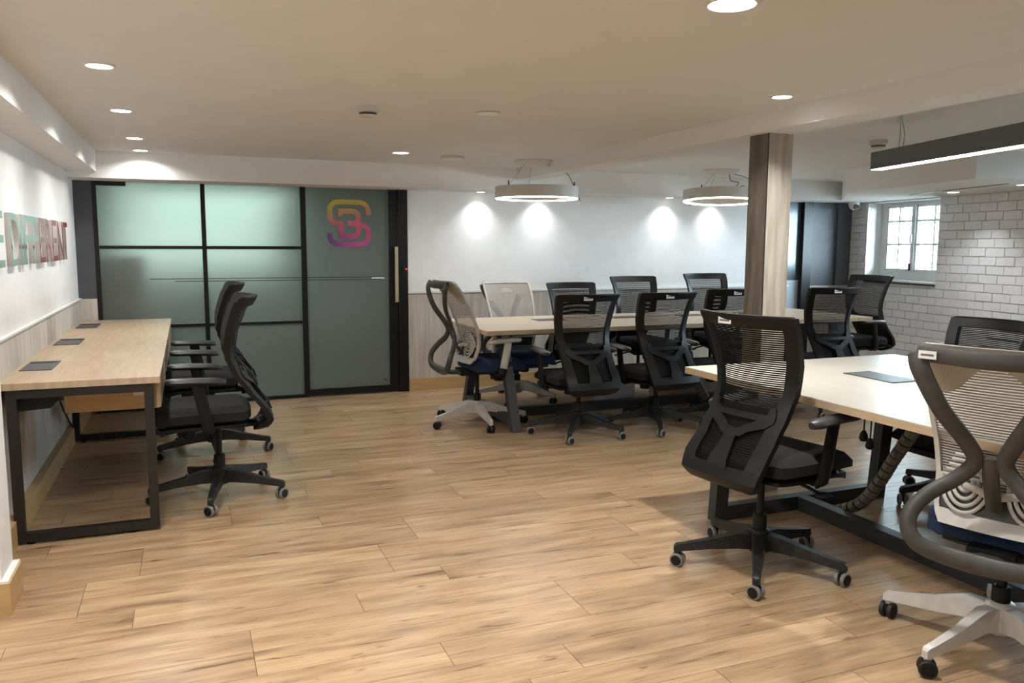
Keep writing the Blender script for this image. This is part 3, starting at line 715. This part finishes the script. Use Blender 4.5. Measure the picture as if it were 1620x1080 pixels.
for i, (x, y, z) in enumerate(((3.25, 3.165, .415), (3.25, 3.12, .383))):
    t = tag(empty('power_plug', (x, y, z)), 'left black plug dangling on a cable under the near table' if i == 0 else 'right black plug dangling on a cable under the near table', 'plug', 'dangling power plugs')
    bm = nb(); lathe(bm, [(.008, .035), (.02, .015), (.024, -.01), (.016, -.022)], 12); obj('plug_body', bm, 'cable', t, True)
    bm = nb(); sweep(bm, [(0, 0, .03), (.005, .004, .15), (-.01, 0, TZ-.04-z)], .004, .004, n=6); obj('cord', bm, 'cable', t)
bm = nb(); sweep(bm, [(2.62, 3.30, TZ-.05), (2.70, 3.22, .66), (2.85, 3.2, .62), (3.0, 3.2, .66)], .006, .006, n=6)
tag(obj('power_cable', bm, 'cable'), 'black cable sagging under the near table edge', 'cable')
bm = nb(); sweep(bm, [(3.16, 3.52, .006), (3.22, 3.47, .03), (3.27, 3.55, .02), (3.33, 3.6, .006), (3.5, 3.66, .006)], .010, .010, n=6)
tag(obj('floor_cable', bm, 'chain'), 'grey cable on the floor beside the column foot', 'cable')

# ------------------------------------------------------------------ chairs
def base_star(par, mt, cap_mt, rim_mt, Rr=.36, hub_z=.15, ang0=0., arch=0.):
    bm = nb()
    lathe(bm, [(.045, .075), (.052, .10), (.046, hub_z+.012), (.034, hub_z+.02)], 16)
    for i in range(5):
        a = ang0+2*math.pi*i/5; d = Vector((math.cos(a), math.sin(a), 0)); s = Vector((-math.sin(a), math.cos(a), 0))
        secs = []
        for r, wd, zt, zb in ((.02, .030, hub_z+.005, .085), (.10, .027, hub_z-.002+arch, .088+arch), (.22, .021, .125+arch*.6, .083), (Rr-.03, .017, .105, .072), (Rr+.008, .016, .100, .068), (Rr+.018, .012, .09, .066)):
            secs.append([d*r+s*wd+Vector((0,0,zb)), d*r-s*wd+Vector((0,0,zb)), d*r-s*wd*.8+Vector((0,0,zt)), d*r+s*wd*.8+Vector((0,0,zt))])
        loft(bm, secs)
        lathe(bm, [(.012, .040), (.014, .075)], 8, c=tuple(d*Rr))
    b = obj('base', bm, mt, par, True)
    bm = nb()
    for sx in (-1, 1):
        lathe(bm, [(.026, sx*.006), (.030, sx*.009), (.030, sx*.021), (.027, sx*.024)], 20, 'X', (0, 0, .030), 0)
        lathe(bm, [(.0225, sx*.0235), (.0225, sx*.0255), (.018, sx*.027)], 18, 'X', (0, 0, .030), 1)
    lathe(bm, [(.012, -.006), (.012, .006)], 8, 'X', (0, 0, .030), 1); box(bm, -.007, .007, -.02, .016, .028, .056, 1)
    me = bpy.data.meshes.new('caster'); bmesh.ops.recalc_face_normals(bm, faces=bm.faces[:]); bm.to_mesh(me); bm.free(); me.materials.append(M[rim_mt]); me.materials.append(M[cap_mt])
    rr = random.Random(int(Rr*1000))
    for i in range(5):
        a = ang0+2*math.pi*i/5; c = obj('caster', me, None, b, loc=(Rr*math.cos(a), Rr*math.sin(a), 0)); c.rotation_euler = (0, 0, rr.uniform(0, 6.28))
    return b
def cushion(bm, hw, y0, y1, zt, zb, nx=12, ny=14, dip=.012, front=.045):
    top, bot = [], []
    for j in range(ny+1):
        v = j/ny*2-1; rt_, rb_ = [], []
        for i in range(nx+1):
            u = i/nx*2-1
            k = 1-.10*abs(v)**4; X = hw*u*k; kk = 1-.10*abs(u)**4; Y = (y0+y1)/2+(y1-y0)/2*v*kk
            e = max(abs(u), abs(v)); ed = max(0, (e-.72)/.28)**2
            z = zt-dip*(1-u*u)*(1-v*v)*.6-.030*ed - front*max(0, v-.3)**2*1.2
            zb_ = zb+.022*ed - front*.5*max(0, v-.3)**2
            rt_.append(bm.verts.new((X, Y, z))); rb_.append(bm.verts.new((X, Y, zb_)))
        top.append(rt_); bot.append(rb_)
    for j in range(ny):
        for i in range(nx):
            bm.faces.new((top[j][i], top[j][i+1], top[j+1][i+1], top[j+1][i])); bm.faces.new((bot[j][i+1], bot[j][i], bot[j+1][i], bot[j+1][i+1]))
    for j in range(ny): bm.faces.new((top[j][0], top[j+1][0], bot[j+1][0], bot[j][0])); bm.faces.new((top[j+1][nx], top[j][nx], bot[j][nx], bot[j+1][nx]))
    for i in range(nx): bm.faces.new((top[0][i+1], top[0][i], bot[0][i], bot[0][i+1])); bm.faces.new((top[ny][i], top[ny][i+1], bot[ny][i+1], bot[ny][i]))
def arm_pad(par, s, mt, z=.715, y0=-.04, y1=.25, x=.275):
    bm = nb(); secs = []
    for t in [0, .04, .12, .3, .55, .8, .92, .98, 1]:
        y = y0+(y1-y0)*t; k = math.sin(min(1, min(t, 1-t)*6+.22)*math.pi/2); hw = .043*k; h = .019*(.6+.4*k)
        zz = z-.004-.012*(1-t)**3
        secs.append([(s*x+hw*math.cos(a), y, zz-.012+h*math.sin(a)) for a in [2*math.pi*q/10 for q in range(10)]])
    loft(bm, secs); return obj('armrest_pad', bm, mt, par, True)
UPPER = ('seat', 'seat_pan', 'mechanism', 'tension_knob', 'lever', 'back_frame', 'mesh_back', 'lumbar_support', 'back_support', 'top_band', 'lower_panel', 'armrest_post', 'armrest_pad', 'sticker', 'piston', 'arm_clamp')
def common(t, lift_mt='plastic'):
    bm = nb(); lathe(bm, [(.030, .10), (.030, .235), (.026, .24)], 18); obj('gas_lift', bm, lift_mt, t, True)
    bm = nb(); lathe(bm, [(.016, .20), (.016, .43)], 14); obj('piston', bm, lift_mt, t, True)
    bm = bx(-.075, .075, -.16, .12, .395, .45, .012); obj('mechanism', bm, 'plastic', t, True)
    bm = nb(); lathe(bm, [(.035, .0), (.04, .01), (.04, .075), (.03, .085)], 14, 'Z', (.0, .155, .345)); obj('tension_knob', bm, 'plastic', t, True)
    bm = nb(); sweep(bm, [(.06, .05, .415), (.18, .06, .40), (.24, .065, .385)], .007, .007, n=8)
    lathe(bm, [(.004, .372), (.035, .378), (.035, .386), (.004, .392)], 12, c=(.265, .07, 0)); obj('lever', bm, 'plastic', t, True)

K_W = lerp_table([(.39, .13), (.41, .175), (.45, .205), (.52, .215), (.62, .206), (.72, .205), (.82, .215), (.95, .232), (1.12, .252)])
K_Y = lerp_table([(.39, -.20), (.415, -.255), (.45, -.275), (.52, -.255), (.62, -.185), (.72, -.128), (.82, -.105), (.93, -.122), (1.03, -.162), (1.12, -.212)])
def ky(x, z): return K_Y(z)+1.25*x*x*min(1, max(.25, (z-.35)*2.2))
def make_black():
    t = empty('office_chair')
    base_star(t, 'dusty', 'plastic', 'greyrim', .355, .155)
    common(t)
    bm = nb(); cushion(bm, .25, -.17, .335, .545, .45); obj('seat', bm, 'fabric', t, True)
    bm = nb(); cushion(bm, .235, -.16, .31, .462, .425, dip=0); obj('seat_pan', bm, 'plastic', t, True)
    zs = [.39, .40, .41, .43, .45, .48, .52, .56, .60, .65, .70, .75, .80, .86, .92, .98, 1.04, 1.08, 1.12]
    bm = nb()
    for s in (-1, 1):
        rows = [(s*(K_W(z)-(.046 if z > .80 else .046+(.80-z)*.10)), s*K_W(z), z) for z in zs if z >= .45]
        strip(bm, rows, ky, .030, 3)
    strip(bm, [(-K_W(z), K_W(z), z) for z in (1.072, 1.09, 1.108, 1.118)], lambda x, z: ky(x, z)-.002, .034, 12)
    strip(bm, [(-K_W(1.118)*.985, K_W(1.118)*.985, 1.118), (-K_W(1.12)*.95, K_W(1.12)*.95, 1.126)], lambda x, z: ky(x, 1.12)-.004, .026, 12)
    strip(bm, [(-K_W(z), K_W(z), z) for z in (.39, .40, .41, .43, .45, .475, .50)], ky, .034, 12)
    # bracket running under the seat
    sweep(bm, [(0, -.25, .43), (0, -.18, .405), (0, -.08, .415)], .055, .018, (0,0,1), n=8)
    obj('back_frame', bm, 'plastic', t, True)
    bm = nb(); z = .505
    while z < 1.073:
        a = K_W(z)-.048; strip_flat(bm, a, z, z+.0064, ky); z += .0092
    obj('mesh_back', bm, 'mesh', t)
    bm = nb(); bk = lambda x, z: ky(x, z)-.018
    strip(bm, [(-.055, .055, .49), (-.045, .045, .53), (-.035, .035, .58), (-.03, .03, .62), (-.045, .045, .65)], bk, .012, 4)
    for s in (-1, 1):
        strip(bm, [(s*.0, s*.05, .62), (s*.02, s*.085, .645), (s*.05, s*.145, .665), (s*.09, s*.17, .685), (s*.135, s*.168, .72), (s*.14, s*.16, .745)], bk, .012, 4)
    strip(bm, [(-.12, .12, .69), (-.135, .135, .70), (-.135, .135, .712)], bk, .010, 8)
    obj('lumbar_support', bm, 'plastic', t, True)
    bm = nb(); strip(bm, [(-K_W(z)+.04, K_W(z)-.04, z) for z in (.50, .56, .62, .68, .735)], lambda x, z: ky(x, z)+.012, .006, 8); obj('lower_panel', bm, 'fabric', t, True)
    for s in (-1, 1):
        bm = nb(); sweep(bm, [(s*.16, .06, .435), (s*.25, .055, .43), (s*.272, .06, .47), (s*.274, .085, .60), (s*.274, .105, .695)], .030, .016, (s, 0, .2), n=8); obj('armrest_post', bm, 'plastic', t, True)
        arm_pad(t, s, 'padarm')
    st = obj('sticker', bx(-.075, -.005, -.0005, .0005, -.014, .014), 'sticker', t, loc=(0, ky(.04, 1.095)-.0215, 1.096))
    obj('sticker_print', bx(-.067, -.013, -.0009, -.0005, -.004, .003), 'ink', st)
    return t
def strip_flat(bm, a, z0, z1, yf, nx=8):
    lo = [bm.verts.new((-a+2*a*i/nx, yf(-a+2*a*i/nx, z0), z0)) for i in range(nx+1)]; hi = [bm.verts.new((-a+2*a*i/nx, yf(-a+2*a*i/nx, z1), z1)) for i in range(nx+1)]
    for i in range(nx): bm.faces.new((lo[i], lo[i+1], hi[i+1], hi[i]))

W_W = lerp_table([(.47, .17), (.50, .175), (.53, .195), (.57, .206), (.66, .212), (.80, .222), (1.0, .236), (1.09, .238), (1.12, .228), (1.135, .20)])
W_Y = lerp_table([(.47, -.155), (.55, -.115), (.65, -.088), (.75, -.100), (.88, -.152), (1.0, -.215), (1.135, -.305)])
def wy(x, z): return W_Y(z)+.55*x*x
def make_white():
    t = empty('mesh_chair')
    base_star(t, 'whitepl', 'plastic', 'dusty', .37, .165, 0., .012)
    common(t)
    bm = nb(); cushion(bm, .25, -.10, .34, .535, .425); obj('seat', bm, 'blue', t, True)
    bm = nb(); cushion(bm, .20, -.08, .29, .45, .41, dip=0); obj('seat_pan', bm, 'plastic', t, True)
    zs = [.50, .53, .56, .61, .66, .72, .78, .84, .90, .96, 1.02, 1.07, 1.10, 1.12, 1.135]
    bm = nb()
    for s in (-1, 1): strip(bm, [(s*(W_W(z)-.018), s*W_W(z), z) for z in zs], wy, .018, 2)
    strip(bm, [(-W_W(z), W_W(z), z) for z in (.50, .515, .53, .545)], wy, .018, 10)
    strip(bm, [(-W_W(z), W_W(z), z) for z in (1.115, 1.125, 1.135)], wy, .022, 10)
    obj('back_frame', bm, 'whitepl', t, True)
    bm = nb()
    def tb_(x): return 1.02+.055*math.cos(min(1., abs(x)/.16)*math.pi)
    n = 16; cols = []
    for i in range(n+1):
        x = -.222+.444*i/n; cols.append((x, tb_(x)))
    for (xa, za), (xb, zb) in zip(cols, cols[1:]):
        k = 3
        for j in range(k):
            f0, f1 = j/k, (j+1)/k
            p = [(xa, za+(1.117-za)*f0), (xb, zb+(1.117-zb)*f0), (xb, zb+(1.117-zb)*f1), (xa, za+(1.117-za)*f1)]
            bm.faces.new([bm.verts.new((q[0], wy(q[0], q[1])-.003, q[1])) for q in p])
    bmesh.ops.remove_doubles(bm, verts=bm.verts[:], dist=1e-5)
    obj('top_band', bm, 'beige', t, True)
    bm = nb(); z = .60
    while z < 1.12:
        strip_flat(bm, W_W(z)-.016, z, z+.0066, wy, 10); z += .0100
    obj('mesh_back', bm, 'wmesh', t)
    bm = nb(); strip(bm, [(-W_W(z)+.016, W_W(z)-.016, z) for z in (.54, .56, .58, .60, .625)], wy, .004, 8); obj('lower_panel', bm, 'charcoal', t, True)
    # charcoal support: crossing bars from the top corners, looping under the seat
    bm = nb()
    for s in (-1, 1):
        sweep(bm, [(s*.205, -.325, 1.105), (s*.188, -.335, 1.05), (s*.13, -.31, .93), (s*.065, -.25, .82), (s*.045, -.225, .755), (s*.095, -.225, .69), (s*.165, -.26, .63), (s*.205, -.30, .565), (s*.202, -.315, .505), (s*.165, -.315, .465), (s*.09, -.305, .448), (0, -.30, .443)],
              lambda f: .031-.007*math.sin(f*math.pi), lambda f: .014+.006*f, n=10, k=5)
    sweep(bm, [(-.205, -.322, 1.105), (0, -.345, 1.10), (.205, -.322, 1.105)], .026, .012, n=8, k=5)
    sweep(bm, [(0, -.225, .775), (0, -.205, .70), (0, -.165, .62), (0, -.145, .585)], .024, .012, n=8)
    sweep(bm, [(0, -.315, .443), (0, -.24, .425), (0, -.14, .42), (0, -.05, .425)], .06, .016, (0,0,1), n=8)
    obj('back_support', bm, 'charcoal', t, True)
    for s in (-1, 1):
        lm = nb()
        for q, (rw, rh) in enumerate(((.078, .092), (.060, .072), (.042, .052), (.024, .030))):
            pts = [(s*.105+rw*math.cos(a), 0, .625+.03+rh*math.sin(a)*(1.15 if math.sin(a) < 0 else .9)) for a in [R(170)+R(200)*i/10 for i in range(11)]]
            pts += [(s*.105-rw*.55*s*0+rw*.25, 0, .625+.03+rh*1.0)] if q < 2 else []
            pts = [(p[0], wy(p[0], p[2])-.022, p[2]) for p in pts]
            sweep(lm, pts, .0065, .004, n=6, k=2)
        for yb_ in (.0,):
            for j in range(5):
                zz = .665+.02*j; a = .075-.010*j
                pts = [(s*.105+x, wy(s*.105+x, zz)-.022, zz) for x in (-a, 0, a)]
                sweep(lm, pts, .0055, .004, n=6, k=2)
        sweep(lm, [(s*.02, -.165, .635), (s*.06, -.135, .64), (s*.105, -.115, .64)], .012, .008, n=8)
        obj('lumbar_support', lm, 'whitepl', t, True)
    for s in (-1, 1):
        bm = nb(); sweep(bm, [(s*.272, .10, .44), (s*.276, .115, .52), (s*.276, .135, .62), (s*.274, .145, .682)], .028, .018, (s, 0, .2), n=8); obj('armrest_post', bm, 'whitepl', t, True)
        bm = nb(); sweep(bm, [(s*.17, .08, .44), (s*.25, .08, .42), (s*.275, .09, .43), (s*.275, .10, .47)], .032, .024, (s, 0, .2), n=8); obj('arm_clamp', bm, 'plastic', t, True)
        arm_pad(t, s, 'whitepl', .700, -.02, .25)
    st = obj('sticker', bx(-.0275, .0275, -.0005, .0005, -.013, .013), 'sticker', t, loc=(-.165, -.3545, 1.104))
    obj('sticker_print', bx(-.02, .02, -.0009, -.0005, -.004, .003), 'ink', st)
    return t
black0, white0 = make_black(), make_white()
used = {'k': False, 'w': False}
def chair(kind, x, y, face, label, group, dz=0., base=0., stick=True):
    """face: direction the chair looks to, degrees from +X"""
    src = black0 if kind == 'k' else white0
    o = copy_tree(src)
    o.location = (x, y, 0); o.rotation_euler = (0, 0, R(face-90)); tag(o, label, 'office chair', group)
    for c in list(o.children):
        n = c.name.split('.')[0]
        if n in UPPER: c.location.z += dz
        if n == 'base': c.rotation_euler.z = R(base-face+90)
        if n == 'sticker' and not stick:
            for g_ in list(c.children): bpy.data.objects.remove(g_)
            bpy.data.objects.remove(c)
    return o
G1, G2, G3, G4 = 'black chairs at the wall desk', 'chairs on the near side of the long table', 'chairs on the far side of the long table', 'chairs around the near table'
chair('k', .125, 4.70, 180, 'black mesh chair at the wall desk, nearest the camera of the pair', G1, .0, 188, False)
chair('k', .125, 5.74, 180, 'black mesh chair at the wall desk, behind the other near the glass', G1, .02, 200, False)
chair('k', 2.29, 2.785, 10, 'large black mesh chair in the foreground turned to the near table', G4, 0., 158)
w3 = chair('w', 2.575, 1.86, 21, 'white framed chair with charcoal crossed back support cut by the right photo edge', G4, -.045, 185)
for c in list(w3.children):      # this chair shows no armrests
    if c.name.split('.')[0] in ('armrest_post', 'armrest_pad', 'arm_clamp'): bpy.data.objects.remove(c)
chair('k', 3.93, 3.10, 180, 'black mesh chair on the far side of the near table before the brick wall', G4, -.115, 20)
chair('k', 2.675, 5.345, 90, 'black mesh chair at the long table, leftmost of the near side', G2, -.068, 234)
chair('k', 3.345, 5.345, 92, 'black mesh chair at the long table, second from left on the near side', G2, -.066, 245)
chair('k', 3.97, 5.36, 90, 'black mesh chair at the long table, mostly hidden left of the column', G2, -.05, 240)
chair('k', 4.98, 5.36, 86, 'black mesh chair at the long table, just right of the column', G2, -.055, 230)
chair('w', 2.09, 5.96, 3, 'white framed chair with blue seat at the left end of the long table', G2, 0., 195, False)
chair('w', 2.75, 6.74, -88, 'white framed chair with blue seat on the far side of the long table', G3, -.06, 20, False)
chair('k', 3.40, 6.86, -91, 'black mesh chair on the far side, next to the white chair', G3, -.075, 30, False)
chair('k', 4.07, 6.84, -90, 'black mesh chair in the middle of the far side of the long table', G3, -.02, 10, False)
chair('k', 4.91, 6.84, -90, 'black mesh chair on the far side, left of the column', G3, 0., 50, False)
chair('k', 6.12, 6.10, 182, 'black mesh chair at the right end of the long table near the window', G3, .0, 15, False)
for src in (black0, white0):
    for c in list(src.children):
        for g_ in list(c.children): bpy.data.objects.remove(g_)
        bpy.data.objects.remove(c)
    bpy.data.objects.remove(src)
